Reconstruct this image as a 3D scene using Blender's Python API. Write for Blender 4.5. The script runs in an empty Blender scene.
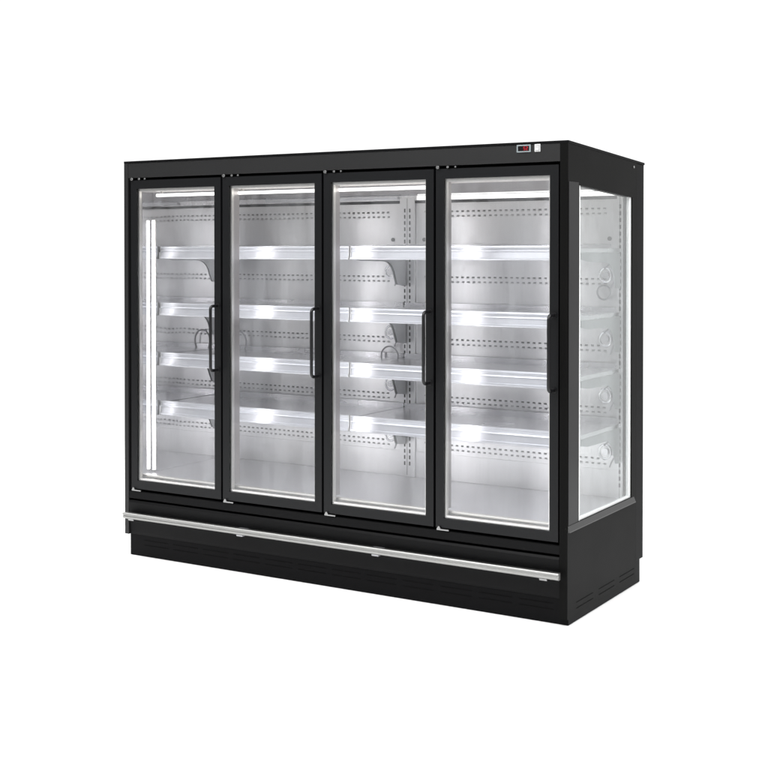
import bpy, bmesh, math, random
from mathutils import Vector
random.seed(4)
sc = bpy.context.scene
C = bpy.data.collections.new('scene'); sc.collection.children.link(C)

# ------------------------------------------------------------ materials
def mat(name):
    m = bpy.data.materials.new(name); m.use_nodes = True
    nt = m.node_tree; return m, nt, nt.nodes['Principled BSDF']

def black_paint(name, base, rough, spec=0.35, bump=0.12):
    m, nt, b = mat(name)
    b.inputs['Base Color'].default_value = (*base, 1)
    b.inputs['Specular IOR Level'].default_value = spec
    tc = nt.nodes.new('ShaderNodeTexCoord')
    n = nt.nodes.new('ShaderNodeTexNoise'); n.inputs['Scale'].default_value = 900; n.inputs['Detail'].default_value = 2
    nt.links.new(tc.outputs['Object'], n.inputs['Vector'])
    bp = nt.nodes.new('ShaderNodeBump'); bp.inputs['Strength'].default_value = bump; bp.inputs['Distance'].default_value = 0.0004
    nt.links.new(n.outputs['Fac'], bp.inputs['Height']); nt.links.new(bp.outputs['Normal'], b.inputs['Normal'])
    n2 = nt.nodes.new('ShaderNodeTexNoise'); n2.inputs['Scale'].default_value = 2.3; n2.inputs['Detail'].default_value = 5
    nt.links.new(tc.outputs['Object'], n2.inputs['Vector'])
    mr = nt.nodes.new('ShaderNodeMapRange'); mr.inputs['To Min'].default_value = rough - .05; mr.inputs['To Max'].default_value = rough + .07
    nt.links.new(n2.outputs['Fac'], mr.inputs['Value']); nt.links.new(mr.outputs['Result'], b.inputs['Roughness'])
    return m

def steel(name, base, rough, axis='z', bump=0.06, blotch=0.06, metallic=1.0, wave=0.0):
    """brushed sheet: fine streaks along one axis, soft smudges in the gloss"""
    m, nt, b = mat(name)
    b.inputs['Metallic'].default_value = metallic
    tc = nt.nodes.new('ShaderNodeTexCoord'); mp = nt.nodes.new('ShaderNodeMapping')
    mp.inputs['Scale'].default_value = (260, 260, 2.5) if axis == 'z' else (2.5, 260, 260)
    nt.links.new(tc.outputs['Object'], mp.inputs['Vector'])
    n = nt.nodes.new('ShaderNodeTexNoise'); n.inputs['Scale'].default_value = 1; n.inputs['Detail'].default_value = 4
    nt.links.new(mp.outputs['Vector'], n.inputs['Vector'])
    bp = nt.nodes.new('ShaderNodeBump'); bp.inputs['Strength'].default_value = bump; bp.inputs['Distance'].default_value = 0.001
    nt.links.new(n.outputs['Fac'], bp.inputs['Height']); nt.links.new(bp.outputs['Normal'], b.inputs['Normal'])
    if wave:                                  # thin sheet is never quite flat
        nw = nt.nodes.new('ShaderNodeTexNoise'); nw.inputs['Scale'].default_value = 4.5; nw.inputs['Detail'].default_value = 1
        nt.links.new(tc.outputs['Object'], nw.inputs['Vector'])
        bw = nt.nodes.new('ShaderNodeBump'); bw.inputs['Strength'].default_value = 1; bw.inputs['Distance'].default_value = wave
        nt.links.new(nw.outputs['Fac'], bw.inputs['Height']); nt.links.new(bw.outputs['Normal'], bp.inputs['Normal'])
    n2 = nt.nodes.new('ShaderNodeTexNoise'); n2.inputs['Scale'].default_value = 3.5; n2.inputs['Detail'].default_value = 2
    nt.links.new(tc.outputs['Object'], n2.inputs['Vector'])
    mr = nt.nodes.new('ShaderNodeMapRange'); mr.inputs['To Min'].default_value = max(.02, rough - blotch); mr.inputs['To Max'].default_value = rough + blotch
    mr.inputs['From Min'].default_value = .1; mr.inputs['From Max'].default_value = .9
    nt.links.new(n2.outputs['Fac'], mr.inputs['Value']); nt.links.new(mr.outputs['Result'], b.inputs['Roughness'])
    cr = nt.nodes.new('ShaderNodeMixRGB'); cr.blend_type = 'MULTIPLY'; cr.inputs['Fac'].default_value = 0.10
    cr.inputs['Color1'].default_value = (*base, 1); nt.links.new(n.outputs['Fac'], cr.inputs['Color2'])
    nt.links.new(cr.outputs['Color'], b.inputs['Base Color'])
    return m

def plain(name, base, rough=.5, metallic=0, spec=.5):
    m, nt, b = mat(name)
    n = nt.nodes.new('ShaderNodeTexNoise'); n.inputs['Scale'].default_value = 40
    mr = nt.nodes.new('ShaderNodeMapRange'); mr.inputs['To Min'].default_value = rough - .04; mr.inputs['To Max'].default_value = rough + .04
    nt.links.new(n.outputs['Fac'], mr.inputs['Value']); nt.links.new(mr.outputs['Result'], b.inputs['Roughness'])
    b.inputs['Base Color'].default_value = (*base, 1); b.inputs['Metallic'].default_value = metallic
    b.inputs['Specular IOR Level'].default_value = spec
    return m

def emis(name, col, s):
    m = bpy.data.materials.new(name); m.use_nodes = True; nt = m.node_tree; nt.nodes.clear()
    e = nt.nodes.new('ShaderNodeEmission'); e.inputs['Color'].default_value = (*col, 1); e.inputs['Strength'].default_value = s
    o = nt.nodes.new('ShaderNodeOutputMaterial'); nt.links.new(e.outputs[0], o.inputs[0]); return m

def glass(name, tint, refl, rough=.0):
    m = bpy.data.materials.new(name); m.use_nodes = True; nt = m.node_tree; nt.nodes.clear()
    t = nt.nodes.new('ShaderNodeBsdfTransparent'); t.inputs['Color'].default_value = (*tint, 1)
    g = nt.nodes.new('ShaderNodeBsdfGlossy'); g.inputs['Roughness'].default_value = rough; g.inputs['Color'].default_value = (refl, refl, refl, 1)
    f = nt.nodes.new('ShaderNodeFresnel'); f.inputs['IOR'].default_value = 1.5
    ge = nt.nodes.new('ShaderNodeNewGeometry'); ma = nt.nodes.new('ShaderNodeMath'); ma.operation = 'MULTIPLY_ADD'   # same reflectance on both faces of the pane
    ma.inputs[1].default_value = 1 / 1.5 - 1.5; ma.inputs[2].default_value = 1.5
    nt.links.new(ge.outputs['Backfacing'], ma.inputs[0]); nt.links.new(ma.outputs[0], f.inputs['IOR'])
    mx = nt.nodes.new('ShaderNodeMixShader'); o = nt.nodes.new('ShaderNodeOutputMaterial')
    nt.links.new(f.outputs[0], mx.inputs[0]); nt.links.new(t.outputs[0], mx.inputs[1]); nt.links.new(g.outputs[0], mx.inputs[2])
    tc = nt.nodes.new('ShaderNodeTexCoord'); mp = nt.nodes.new('ShaderNodeMapping'); mp.inputs['Scale'].default_value = (7, 7, 1.3)   # wiping film
    n = nt.nodes.new('ShaderNodeTexNoise'); n.inputs['Scale'].default_value = 1.2; n.inputs['Detail'].default_value = 5
    nt.links.new(tc.outputs['Object'], mp.inputs['Vector']); nt.links.new(mp.outputs['Vector'], n.inputs['Vector'])
    mr = nt.nodes.new('ShaderNodeMapRange'); mr.inputs['From Min'].default_value = .4; mr.inputs['From Max'].default_value = .75; mr.inputs['To Max'].default_value = .07
    nt.links.new(n.outputs['Fac'], mr.inputs['Value'])
    df = nt.nodes.new('ShaderNodeBsdfDiffuse'); df.inputs['Color'].default_value = (.8, .82, .85, 1)
    m2 = nt.nodes.new('ShaderNodeMixShader'); nt.links.new(mr.outputs['Result'], m2.inputs[0]); nt.links.new(mx.outputs[0], m2.inputs[1]); nt.links.new(df.outputs[0], m2.inputs[2])
    nt.links.new(m2.outputs[0], o.inputs[0]); return m

M = dict(
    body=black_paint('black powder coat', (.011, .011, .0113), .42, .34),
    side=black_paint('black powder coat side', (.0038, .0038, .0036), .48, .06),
    door=black_paint('black anodised frame', (.005, .0053, .006), .38, .22, .05),
    base=black_paint('black base steel', (.0028, .0028, .0032), .5, .08),
    kick=black_paint('kick panel shaded black', (.0042, .0042, .0045), .46, .10),  # case black darkened; the weaker light low down is put into the colour
    gap=plain('black gasket', (.002, .002, .002), .8, 0, .1),
    handle=plain('black handle', (.006, .006, .007), .35, 0, .4),
    back=steel('brushed back panel', (.80, .80, .81), .32, 'z', .10, .04, 1.0, .0025),
    mirror=steel('polished end lining', (.78, .78, .79), .06, 'z', .008, .03, 1.0, .0015),
    shelf=steel('shelf steel', (.84, .84, .86), .26, 'x', .05, .04, .9),
    rail=steel('price rail aluminium', (.74, .75, .79), .36, 'x', .03, .05, .7),
    frame=steel('light aluminium', (.88, .86, .82), .35, 'z', .02, .04),
    mullion=steel('mullion steel', (.56, .53, .52), .38, 'z', .03, .04),
    deck=steel('deck steel', (.74, .74, .76), .38, 'x', .08, .06),
    ceil=plain('warm white ceiling sheet', (.78, .75, .71), .4),
    white=plain('white plastic', (.5, .5, .5), .4),
    chrome=steel('bright steel', (.34, .34, .34), .35, 'x', .01, .03),
    bumper=steel('bumper aluminium', (.36, .36, .35), .38, 'x', .06, .05),
    grey=plain('grey plastic bezel', (.22, .25, .26), .4),
    slot=plain('dark slot', (.07, .07, .072), .7, 0, .2),
    slot2=plain('lit slot', (.34, .34, .35), .5),  # lower louvre row; the light on it is put into the paler grey
    slot1=plain('louvre slot', (.17, .17, .175), .5),
    post=black_paint('post sheen black', (.008, .008, .0085), .36, .20, .03),
    bracket=plain('zinc bracket', (.46, .47, .48), .38, .5),
    cable=plain('grey cable', (.42, .42, .44), .4),
    sill=plain('satin dark sill', (.035, .035, .035), .38, .0, .5),
    led=emis('led diffuser', (1.0, .985, .99), 10.8),
    ledsoft=emis('frosted led diffuser', (1.0, .985, .97), 9.0),
    tube=emis('canopy led', (1, .985, .95), 2.2),
    redled=emis('red digits', (1, .05, .07), .7),
    glass=glass('door glass', (.965, .968, .975), .9),
    sglass=glass('end glass', (.965, .98, .977), .9),
)

# ------------------------------------------------------------ mesh helpers
class MB:
    def __init__(s): s.bm = bmesh.new(); s.mi = 0
    def box(s, x0, x1, y0, y1, z0, z1):
        v = [s.bm.verts.new((x, y, z)) for x in (x0, x1) for y in (y0, y1) for z in (z0, z1)]
        for q in ((0, 1, 3, 2), (4, 6, 7, 5), (0, 4, 5, 1), (2, 3, 7, 6), (0, 2, 6, 4), (1, 5, 7, 3)):
            s.bm.faces.new([v[i] for i in q]).material_index = s.mi
        return s
    def prism(s, pts, axis, a, b):
        """polygon pts (2D) extruded along axis from a to b"""
        def P(p, t):
            return {'x': (t, p[0], p[1]), 'y': (p[0], t, p[1]), 'z': (p[0], p[1], t)}[axis]
        A = [s.bm.verts.new(P(p, a)) for p in pts]; B = [s.bm.verts.new(P(p, b)) for p in pts]
        s.bm.faces.new(A).material_index = s.mi; s.bm.faces.new(B[::-1]).material_index = s.mi
        n = len(pts)
        for i in range(n):
            s.bm.faces.new((A[i], B[i], B[(i + 1) % n], A[(i + 1) % n])).material_index = s.mi
        return s
    def tube(s, path, r, n=10, closed=False):
        P = [Vector(p) for p in path]; rings = []
        N = len(P); up = None
        for i, p in enumerate(P):
            if closed: t = (P[(i + 1) % N] - P[i - 1]).normalized()
            else: t = (P[min(i + 1, N - 1)] - P[max(i - 1, 0)]).normalized()
            if up is None:
                up = Vector((0, 0, 1)) if abs(t.z) < .9 else Vector((1, 0, 0))
            u = (up - t * up.dot(t)).normalized(); w = t.cross(u); up = u
            rings.append([s.bm.verts.new(p + (u * math.cos(a) + w * math.sin(a)) * r) for a in [2 * math.pi * k / n for k in range(n)]])
        for i in range(N if closed else N - 1):
            A, B = rings[i], rings[(i + 1) % N]
            for k in range(n):
                f = s.bm.faces.new((A[k], A[(k + 1) % n], B[(k + 1) % n], B[k])); f.material_index = s.mi; f.smooth = True
        if not closed:
            s.bm.faces.new(rings[0][::-1]).material_index = s.mi; s.bm.faces.new(rings[-1]).material_index = s.mi
        return s
    def disc(s, c, axis, r, h, n=16):
        c = Vector(c); d = Vector({'x': (1, 0, 0), 'y': (0, 1, 0), 'z': (0, 0, 1)}[axis]) * h / 2
        return s.tube([c - d, c + d], r, n)
    def build(s, name, m, parent=None, bevel=0, loc=(0, 0, 0)):
        bmesh.ops.recalc_face_normals(s.bm, faces=s.bm.faces)
        me = bpy.data.meshes.new(name); s.bm.to_mesh(me); s.bm.free()
        for k in (m if isinstance(m, (list, tuple)) else [m]): me.materials.append(M[k] if isinstance(k, str) else k)
        o = bpy.data.objects.new(name, me); C.objects.link(o); o.location = loc
        if parent: o.parent = parent
        if bevel:
            bv = o.modifiers.new('bevel', 'BEVEL'); bv.width = bevel; bv.segments = 2; bv.limit_method = 'ANGLE'; bv.angle_limit = math.radians(40)
        return o

def arc(cx, cy, r, a0, a1, n=10):
    return [(cx + r * math.cos(math.radians(a0 + (a1 - a0) * i / n)), cy + r * math.sin(math.radians(a0 + (a1 - a0) * i / n))) for i in range(n + 1)]

def label(o, text): o['label'] = text

# ------------------------------------------------------------ dimensions (metres)
W, D, H = 2.56, .9365, 2.1075
S = .047                                   # the lid falls slightly to the rear
def top(y): return H - S * y
EP = .038                                  # end panel thickness
ZB = .114                                  # underside of the case
BACK = .80

# floor: one white studio floor
fl = MB().box(-3.2, 6.5, -4.5, 4.5, -.05, 0).build('floor', plain('white studio floor', (.92, .92, .92), .9, 0, .0))
fl['kind'] = 'structure'

root = bpy.data.objects.new('display_fridge', None); C.objects.link(root)
root['label'] = 'black upright display fridge with four glass doors, glass end and empty lit shelves'
root['category'] = 'fridge'

# ------------------------------------------------------------ case
# right end panel: a frame round the end window
b = MB()
y0, y1 = .123, .773; zb = .4377
x0, x1 = W - EP, W
b.prism([(0, .03), (0, top(0) - .012), (y0, top(y0) - .012), (y0, .03)], 'x', x0, x1)
b.prism([(y0, 1.919), (y0, top(y0) - .012), (y1, top(y1) - .012), (y1, 1.888)], 'x', x0, x1)
b.prism([(y0, .03), (y0, zb), (y1, zb), (y1, .0305)], 'x', x0, x1)
b.prism([(y1, .0305), (y1, top(y1) - .012), (.8335, top(.8335) - .012), (.8335, .0305)], 'x', x0, x1)
bmesh.ops.remove_doubles(b.bm, verts=b.bm.verts, dist=.00001)
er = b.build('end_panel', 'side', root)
label(er, 'black end panel framing the end window')
s_ = MB().disc((W + .001, .793, 2.035), 'x', .0055, .004).build('screw', 'chrome', er)
# the sill below the window, slanted to shed water
MB().prism([(W + .001, zb - .028), (W + .011, zb - .028), (W + .011, zb - .024), (W + .001, zb - .001)], 'y', .002, y1 + .03).build('window_sill', 'sill', er)
MB().box(W + .0002, W + .0022, .004, .112, zb + .002, 1.93).build('post_sheen', 'post', er, .0008)  # thin strip added; the post's reflected sheen is put into its paler colour
# rear corner piece
MB().prism([(.8365, ZB), (.8365, top(.8365) - .012), (D, top(D) - .012), (D, ZB)], 'x', W - .09, W - .0015).build('rear_corner', 'base', root, .002)
# end window: glass and pale spacer
wg = MB().box(W - .014, W - .008, y0, y1, zb, 1.95).build('end_window', 'sglass', root)
b = MB(); t = .018
b.prism([(y0 + .0005, zb + .0005), (y0 + .0005, 1.918), (y0 + t, 1.918 - S * t), (y0 + t, zb + .0005)], 'x', W - .0075, W - .003)
b.prism([(y1 - .026, zb), (y1 - .026, 1.8885), (y1, 1.888), (y1, zb)], 'x', W - .019, W - .006)
b.box(W - .019, W - .006, y0 + t, y1 - .026, zb, zb + .012)
b.build('window_spacer', plain('white spacer', (.86, .87, .87), .4), wg)

# left end panel: solid, polished inside
b = MB().prism([(0, ZB), (0, top(0) - .012), (D, top(D) - .012), (D, ZB)], 'x', 0, .028)
el = b.build('end_panel', 'body', root, .0015)
MB().box(.0285, .0305, .05, BACK, .40, 1.985).build('end_lining', 'mirror', el)

# lid and header
MB().prism([(-.001, top(0) - .0118), (-.001, H), (D + .003, top(D)), (D + .003, top(D) - .0118)], 'x', -.0003, W + .002).build('lid', 'base', root, .0015)
hd = MB().box(.0285, W - EP - .0005, .0015, .045, 2.018, H - .0125).build('header', 'body', root, .0015)
# body behind: back and ceiling box
b = MB(); b.box(.0285, W - .092, .86, D - .002, ZB, 2.045); b.build('rear_wall', 'base', root)
cl = MB().box(.0305, x0 - .001, .047, .858, 1.987, 2.015).build('ceiling', 'ceil', root)

# top canopy trims inside
b = MB().prism([(.72, 1.986), (.765, 1.93), (.775, 1.925), (.799, 1.925), (.799, 1.986)], 'x', .031, x0 - .001)
b.build('air_deflector', 'shelf', root)
b = MB().prism([(.055, 1.986), (.055, 1.968), (.075, 1.950), (.165, 1.946), (.172, 1.950), (.172, 1.986)], 'x', .031, x0 - .001)
b.build('light_housing', 'ceil', root)
b = MB().tube([(.13, .115, 1.928), (1.86, .115, 1.928)], .0085, 12); b.build('lamp_tube', 'tube', root)
for x in (.16, .7, 1.28, 1.83): MB().box(x, x + .012, .108, .122, 1.9385, 1.953).build('lamp_clip', 'frame', root)
MB().box(1.36, 2.49, .776, .7888, 1.901, 1.921).build('bright_strip', 'tube', root)  # glow added to stand in for the lit top edge of the panel
MB().box(.36, 1.24, .776, .7888, 1.906, 1.919).build('bright_strip', 'rail', root)  # no lamp: plain aluminium continuing the pale line over the left bay
MB().box(.031, x0 - .001, .792, .7985, 1.884, 1.8985).build('shadow_bar', 'slot', root)  # solid dark bar; the recess's shadow line is put into its colour
MB().box(.031, x0 - .001, .790, .7983, 1.8988, 1.9245).build('duct_cap', 'shelf', root)

# ------------------------------------------------------------ back panels with louvre rows
SEAMS = [.0315, 1.248, 1.342, 2.485]
ROWS = [1.840, 1.494, 1.166, .862, .610]
def back_panel(xa, xb):
    b = MB()
    zs = [.421, .552, 1.8835]
    b.mi = 0
    b.box(xa, xb, BACK, BACK + .012, .554, 1.8835)
    b.box(xa, xb, BACK - .004, BACK + .012, .4205, .5525)
    b.box(xa, xb, BACK - .004, BACK + .0, .5525, .557)
    n = int((xb - xa - .10) / .0315); st = xa + ((xb - xa) - n * .0315) / 2
    for z in ROWS:
        for r in (0, 1):
            zz = z - r * .024
            for k in range(n):
                x = st + k * .0315 + (0 if r == 0 else .004)
                b.mi = 1 + r; b.box(x, x + .0145, BACK - .0012, BACK + .002, zz - .0026, zz + .0018)
                b.mi = 0; b.prism([(BACK - .0002, zz - .0028), (BACK - .004, zz - .0055), (BACK - .0002, zz - .008)], 'x', x, x + .0145)
    for x in (xa + .05, xb - .05):
        b.mi = 1; b.disc((x, BACK - .001, 1.69), 'y', .0105, .006)
    for x in (xa + .06, (xa + xb) / 2, xb - .06):
        b.mi = 0; b.disc((x, BACK - .003, .50), 'y', .005, .006)
    return b.build('back_panel', ['back', 'slot1', 'slot2'], root)
back_panel(SEAMS[0], SEAMS[1]); back_panel(SEAMS[2], SEAMS[3])

def upright(xa, xb, cols, yf=.785):
    b = MB(); b.box(xa, xb, yf, BACK + .01, .421, 1.915)
    for x in cols:
        k = 0; z = 1.845
        b.mi = 1
        while z > .47:
            b.box(x - .0042, x + .0042, yf - .0012, yf + .003, z - .010, z + .010); z -= .033
        b.mi = 0
    b.mi = 1; b.box((xa + xb) / 2 - .0012, (xa + xb) / 2 + .0012, yf - .0006, yf + .003, .43, 1.91)
    return b.build('upright', ['back', 'slot'], root, 0)
upright(1.2495, 1.3405, (1.280, 1.311))
upright(.0315, .062, (.046,), .77)
upright(2.487, 2.5195, (2.504,), .76)

# ------------------------------------------------------------ shelves: two bays of four
TIERS = [(1.653, 1.587), (1.345, 1.276), (1.072, 1.000), (.806, .728)]
BAYS = [(.040, 1.2755), (1.2845, 2.508)]
def make_shelf(k, bay, zt, zb_):
    xa, xb = bay
    b = MB()
    yf = .2475
    b.box(xa, xb, yf + .006, .782, zt - .030, zt - .012)               # plate
    b.box(xa, xb, .776, .782, zt - .012, zt + .010)                    # rear stop
    b.box(xa, xb, yf + .006, yf + .020, zt - .012, zt - .002)          # front lip
    sh = b.build('shelf', 'shelf', root)
    # price rail: shaped extrusion with grooves, tilted slightly
    h = zt - zb_
    prof = [(yf + .006, zt), (yf - .001, zt), (yf - .003, zt - .10 * h), (yf + .002, zt - .14 * h), (yf + .002, zt - .30 * h), (yf - .004, zt - .33 * h),
            (yf - .006, zt - .38 * h), (yf + .001, zt - .42 * h), (yf - .004, zt - .82 * h), (yf - .011, zt - .84 * h), (yf - .012, zb_ + .004),
            (yf - .009, zb_), (yf + .006, zb_)]
    MB().prism(prof, 'x', xa + .004, xb - .004).build('price_rail', 'rail', sh)
    ec = MB()
    ec.prism([(yf + .006, zt + .001), (yf - .004, zt + .001), (yf - .004, zt - .6 * h), (yf - .013, zb_ - .001), (yf + .006, zb_ - .001)], 'x', xa - .0005, xa + .0035)
    ec.build('rail_end_cap', 'white', sh); ec = MB()
    ec.prism([(yf + .006, zt + .001), (yf - .004, zt + .001), (yf - .004, zt - .6 * h), (yf - .013, zb_ - .001), (yf + .006, zb_ - .001)], 'x', xb - .0035, xb + .0005)
    ec.build('rail_end_cap', 'white', sh)
    # brackets: thin towards the front, curling down deep at the upright
    for s, x in ((1, xa + (.002 if k else -.006)), (-1, xb - .005)):
        z = zt - .032
        pts = [(.275, z), (.275, z - .030), (.36, z - .042), (.58, z - .046)] + \
              [(.58 + .10 * math.sin(t), z - .146 + .10 * math.cos(t)) for t in [math.radians(a) for a in (15, 30, 45, 60, 75)]] + \
              [(.70, z - .168), (.782, z - .178), (.782, z)]
        MB().prism(pts, 'x', x, x + .003).build('bracket', 'bracket', sh)
    return sh
def socket(sh, x, z, y=.74, loop=0, s=1):
    b = MB()
    ring = [(x + .030 * math.cos(a), y, z + .034 * math.sin(a)) for a in [2 * math.pi * i / 28 for i in range(28)]]
    b.tube(ring, .0055, 8, True); b.disc((x, y + .004, z), 'y', .017, .02, 18)
    b.build('socket', 'shelf', sh)
    c = MB()
    p = [(x - .004 * s, y - .004, z + .03), (x + .022 * s, y, z + .055), (x + .05 * s, y + .01, z + .04), (x + .052 * s, y + .015, z - .01), (x + .03 * s, y + .01, z - .05), (x + .02 * s, y + .01, z - .075)]
    q = []
    for i in range(len(p) - 1):
        for t in (0, .33, .66): q.append(tuple(p[i][j] * (1 - t) + p[i + 1][j] * t for j in range(3)))
    c.tube(q + [p[-1]], .0042, 8)
    if loop:
        r = .052 if loop == 1 else .034
        c.tube([(x + (-.012 + r * math.cos(a)) * 1, y + .01, z - (.128 if loop == 1 else .085) + r * math.sin(a)) for a in [2 * math.pi * i / 32 for i in range(32)]], .0045, 8, True)
    c.build('cable', 'cable', sh)
for k, bay in enumerate(BAYS):
    for j, (zt, zb_) in enumerate(TIERS):
        sh = make_shelf(k, bay, zt, zb_)
        if k == 0:
            socket(sh, 1.215, zb_ - .082 + (.014 if j == 0 else 0), .745, j == 1)
            if j == 1:
                MB().tube([(.165 + .058 * math.cos(a), .775, 1.10 + .066 * math.sin(a)) for a in [2 * math.pi * i / 36 for i in range(36)]], .0045, 8, True).build('cable', 'cable', sh)
        else:
            socket(sh, 2.435, zb_ - .075, .745, 2 if j == 0 else 0)

# ------------------------------------------------------------ deck
b = MB(); b.box(.031, x0 - .001, .05, BACK + .01, .405, .4195)
b.build('deck', 'deck', root)
MB().box(.031, x0 - .001, .05, .075, .4197, .432).build('deck_lip', 'frame', root, .001)
MB().box(.0286, x0 - .0005, .082 - .03, .856, ZB + .003, .4045).build('undertray', 'base', root)

# ------------------------------------------------------------ door frame: mullions with led strips
XB = [.0395 + i * (W - .0795) / 4 for i in range(5)]
MUL = [(.031, .043)] + [(x - .024, x + .024) for x in XB[1:4]] + [(x0 - .026, x0 - .001)]
for i, (xa, xb) in enumerate(MUL):
    mm = MB().box(xa, xb, .050, .120 if i else .098, .4325, 1.9655).build('mullion', 'mullion', root, .002)
    xm = (xa + xb) / 2
    if i == 0: MB().box(.047, .053, .168, .178, .436, 1.795).build('led_strip', 'ledsoft', mm)
    if i == 0: MB().box(.044, .057, .1825, .188, .434, 1.80).build('led_holder', 'frame', mm)
    elif i == 4: MB().box(xm - .008, xm + .004, .1208, .130, .44, 1.86).build('led_strip', 'led', mm)
    else: MB().box(xm - .012, xm + .012, .1208, .131, .44, 1.86).build('led_strip', 'led', mm)
MB().box(.0285, x0 - .001, .046, .0495, 1.966, 2.0175).build('door_frame_rail', 'mullion', root)

# ------------------------------------------------------------ doors
ZD0, ZD1 = .362, 2.004
g = .0475; ZG0, ZG1 = .406, 1.959
dw = XB[1] - XB[0] - .012
def make_door(x):
    b = MB()
    hw = dw / 2; gx = (XB[1] - XB[0]) / 2 - g
    ya, yb = .0035, .040
    b.box(-hw, -gx, ya, yb, ZD0, ZD1); b.box(gx, hw, ya, yb, ZD0, ZD1)
    b.box(-gx, gx, ya, yb, ZG1, ZD1); b.box(-gx, gx, ya, yb, ZD0, ZG0)
    bmesh.ops.remove_doubles(b.bm, verts=b.bm.verts, dist=.00001)
    d = b.build('door', 'door', root, 0, (x, 0, 0))
    gl = MB().box(-gx, gx, .0105, .0145, ZG0, ZG1).build('glass', 'glass', d)
    s = MB(); t = .0085
    ya, yb = .0155, .034
    s.box(-gx, -gx + t, ya, yb, ZG0, ZG1); s.box(gx - t, gx, ya, yb, ZG0, ZG1)
    s.box(-gx + t, gx - t, ya, yb, ZG1 - .013, ZG1); s.box(-gx + t, gx - t, ya, yb, ZG0, ZG0 + .012)
    s.build('glass_spacer', 'frame', d)
    h = MB(); hx = hw - .020; r = .0078
    z0, z1 = 1.022, 1.350
    path = [(hx, .004, z0)] + [(hx, -.037 - .018 * math.sin(a), z0 + .018 - .018 * math.cos(a)) for a in [math.radians(q) for q in (0, 22, 45, 67, 90)]] + \
           [(hx, -.055, z1 - .018)] + [(hx, -.037 - .018 * math.cos(a), z1 - .018 + .018 * math.sin(a)) for a in [math.radians(q) for q in (22, 45, 67, 90)]] + [(hx, .004, z1)]
    h.tube(path, r, 12)
    h.disc((hx, .001, z0), 'y', .012, .005); h.disc((hx, .001, z1), 'y', .012, .005)
    h.build('handle', 'handle', d)
    k = MB()
    k.box(-hw + .010, -hw + .072, -.006, .002, ZD0 - .0105, ZD0 - .0045)
    k.prism([(-hw + .010, ZD0 - .0044), (-hw + .030, ZD0 - .0044), (-hw + .0235, ZD0 + .007), (-hw + .0175, ZD0 + .007)], 'y', -.006, .002)
    k.build('hinge', 'chrome', d)
    for j, (dx, rr) in enumerate(((.014, .0075), (.066, .0050), (.106, .0038))):
        MB().disc((-hw + dx, -.003, ZD1 + .0065), 'y', rr, .012).build('hinge_screw', 'chrome', d)
    return d
doors = [make_door((XB[0] + XB[1]) / 2)]
for i in range(1, 4):
    c = doors[0].copy(); C.objects.link(c); c.location.x = (XB[i] + XB[i + 1]) / 2
    for ch in doors[0].children:
        cc = ch.copy(); C.objects.link(cc); cc.parent = c
    doors.append(c)
for d, t in zip(doors, ('leftmost glass door', 'second glass door from the left', 'third glass door from the left', 'rightmost glass door by the glass end')): label(d, t)
# shadow gaps behind the doors
b = MB(); b.box(.0287, x0 - .001, .0415, .0455, .3625, .404); b.box(.0287, x0 - .001, .0415, .0455, 1.9665, 2.0175)
for i in range(1, 4): b.box(XB[i] - .02, XB[i] + .02, .0415, .0455, .4045, 1.966)
b.box(.0287, .056, .0415, .0455, .4045, 1.966); b.box(x0 - .03, x0 - .001, .0415, .0455, .4045, 1.966)
b.build('door_gasket', 'gap', root)

# ------------------------------------------------------------ lower front
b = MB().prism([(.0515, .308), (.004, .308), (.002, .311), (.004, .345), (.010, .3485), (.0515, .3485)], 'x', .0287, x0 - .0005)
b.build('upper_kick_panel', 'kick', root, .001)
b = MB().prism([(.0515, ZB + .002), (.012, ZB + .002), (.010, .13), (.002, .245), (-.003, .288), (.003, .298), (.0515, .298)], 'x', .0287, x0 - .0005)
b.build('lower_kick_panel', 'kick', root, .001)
# bumper
b = MB()
z0, z1 = .2065, .2385
prof = [(-.022, z0), (-.040, z0), (-.046, z0 + .004), (-.046, z0 + .013), (-.043, z0 + .015), (-.043, z0 + .019), (-.048, z0 + .022), (-.048, z1 - .004), (-.044, z1), (-.022, z1)]
bp = b.prism(prof, 'x', .027, 2.537).build('bumper_rail', 'bumper', root, .0008)
for x in (.075, .80, 1.60, 2.46):
    q = MB().box(x - .03, x + .03, -.0225, .004, z0 + .004, z1 - .006)
    q.prism([(-.036, z0 - .009), (-.040, z0 - .0005), (-.018, z0 - .0005), (-.018, z0 - .009)], 'x', x - .016, x + .020)
    q.build('bumper_bracket', 'chrome' if x in (.075, 2.46) else 'cable', bp)
# base
b = MB(); px0 = .022
b.box(px0, W - .004, .020, .8985, .0015, ZB + .001)
pl = b.build('base_plinth', 'base', root, .001)
b = MB()
for r in (0, 1):
    z = .088 - .026 * r
    for k in range(12):
        x = .12 + k * .200
        b.box(x, x + .165, .0188, .0205, z - .0014, z + .0014)
b.build('vent_slot', 'gap', pl)
b = MB()
for k in range(3):
    for r in (0, 1):
        y = .10 + k * .26; b.box(W - .0035, W + .0012, y, y + .19, .085 - r * .026 - .0013, .085 - r * .026 + .0013)
b.build('side_vent_slot', 'gap', er)

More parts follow.
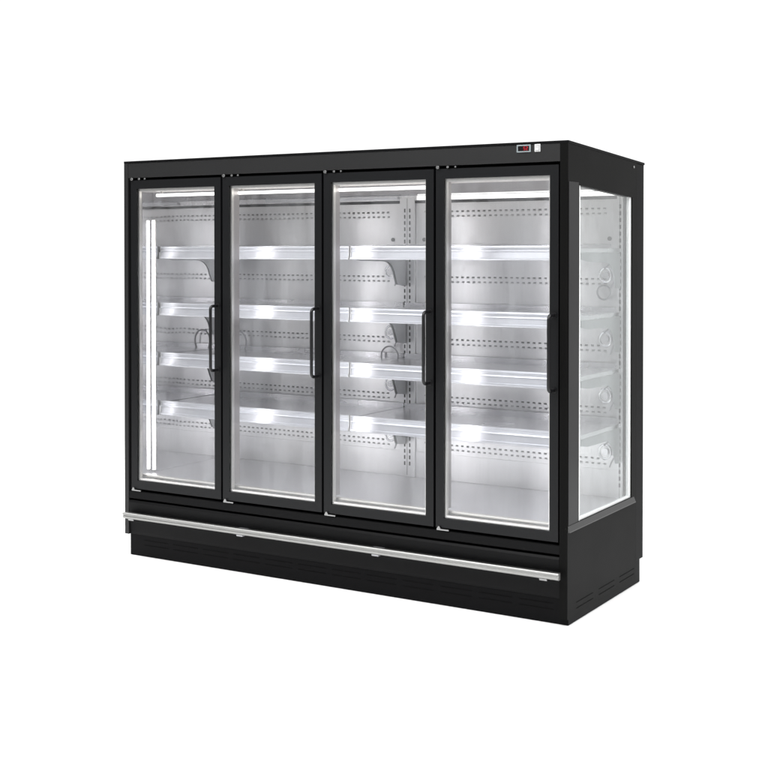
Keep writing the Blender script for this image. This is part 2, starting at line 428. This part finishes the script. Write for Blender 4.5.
# ------------------------------------------------------------ controller and switch on the header
ct = MB().box(2.316, 2.384, -.004, .002, 2.0625, 2.0955).build('controller', 'grey', root, .0015)
MB().box(2.323, 2.377, -.0052, -.0042, 2.0685, 2.0900).build('display', plain('dark display', (.004, .003, .004), .15), ct)
SEG = {'0': 'abcdef', '3': 'abgcd', '5': 'afgcd', '-': 'g', '2': 'abged'}
b = MB(); z0, w, h, t = 2.0715, .0085, .0155, .0021
for dg, x in (('5', 2.350), ('2', 2.3625)):
    B = {'a': (x, x + w, z0 + h - t, z0 + h), 'd': (x, x + w, z0, z0 + t), 'g': (x, x + w, z0 + h / 2 - t / 2, z0 + h / 2 + t / 2),
         'f': (x, x + t, z0 + h / 2, z0 + h), 'b': (x + w - t, x + w, z0 + h / 2, z0 + h), 'e': (x, x + t, z0, z0 + h / 2), 'c': (x + w - t, x + w, z0, z0 + h / 2)}
    for s in SEG[dg]: b.box(B[s][0], B[s][1], -.0058, -.0053, B[s][2], B[s][3])
b.build('digits', 'redled', ct)
b = MB().box(2.402, 2.430, -.004, .002, 2.0625, 2.0960); sw = b.build('light_switch', 'white', root, .002)
MB().prism([(-.0042, 2.068), (-.0085, 2.070), (-.005, 2.080), (-.0065, 2.0905), (-.0042, 2.0905)], 'x', 2.4085, 2.4235).build('rocker', 'white', sw)

# ------------------------------------------------------------ camera
cam = bpy.data.cameras.new('camera'); co = bpy.data.objects.new('camera', cam); C.objects.link(co)
co.location = (4.7786, -5.1513, 1.6289)
co.rotation_euler = (math.radians(90) - .0137, 0, .5487)
cam.sensor_width = 36; cam.lens = 36 * 1287.306 / 768; cam.shift_y = -(384 - 268.7116) / 768
cam.clip_end = 500
sc.camera = co

# ------------------------------------------------------------ light: white studio
w = bpy.data.worlds.new('World'); sc.world = w; w.use_nodes = True
nt = w.node_tree; bg = nt.nodes['Background']
# world made white towards the view, dimmed behind the camera to darken reflections
tc = nt.nodes.new('ShaderNodeTexCoord'); dp = nt.nodes.new('ShaderNodeVectorMath'); dp.operation = 'DOT_PRODUCT'
dp.inputs[1].default_value = (-.52, .85, -.05); nt.links.new(tc.outputs['Generated'], dp.inputs[0])
mr = nt.nodes.new('ShaderNodeMapRange'); mr.interpolation_type = 'SMOOTHSTEP'
mr.inputs['From Min'].default_value = .15; mr.inputs['From Max'].default_value = .78; mr.inputs['To Min'].default_value = .35; mr.inputs['To Max'].default_value = 1.12
nt.links.new(dp.outputs['Value'], mr.inputs['Value'])
bg.inputs['Color'].default_value = (1, 1, 1, 1); nt.links.new(mr.outputs['Result'], bg.inputs['Strength'])
def area(name, loc, target, sx, sy, power):
    l = bpy.data.lights.new(name, 'AREA'); l.shape = 'RECTANGLE'; l.size = sx; l.size_y = sy; l.energy = power
    o = bpy.data.objects.new(name, l); C.objects.link(o); o.location = loc
    o.rotation_euler = (Vector(target) - Vector(loc)).to_track_quat('-Z', 'Y').to_euler(); return o
area('soft_fill', (1.3, -3.4, 5.2), (1.3, -.6, 0), 6, 3.5, 440)  # unseen area lights, added to lift the floor to even white
area('soft_fill', (4.6, .4, 5.2), (3.2, .4, 0), 2.5, 5, 260)
area('soft_fill', (-2.2, .2, 4.6), (-.6, .2, 0), 2, 4, 200)

# ------------------------------------------------------------ render settings
sc.render.engine = 'CYCLES'
sc.cycles.max_bounces = 12; sc.cycles.glossy_bounces = 8; sc.cycles.transparent_max_bounces = 24
sc.cycles.use_denoising = True
sc.render.resolution_x = 1024; sc.render.resolution_y = 1024
sc.view_settings.view_transform = 'Standard'; sc.view_settings.look = 'None'; sc.view_settings.exposure = 0; sc.view_settings.gamma = 1
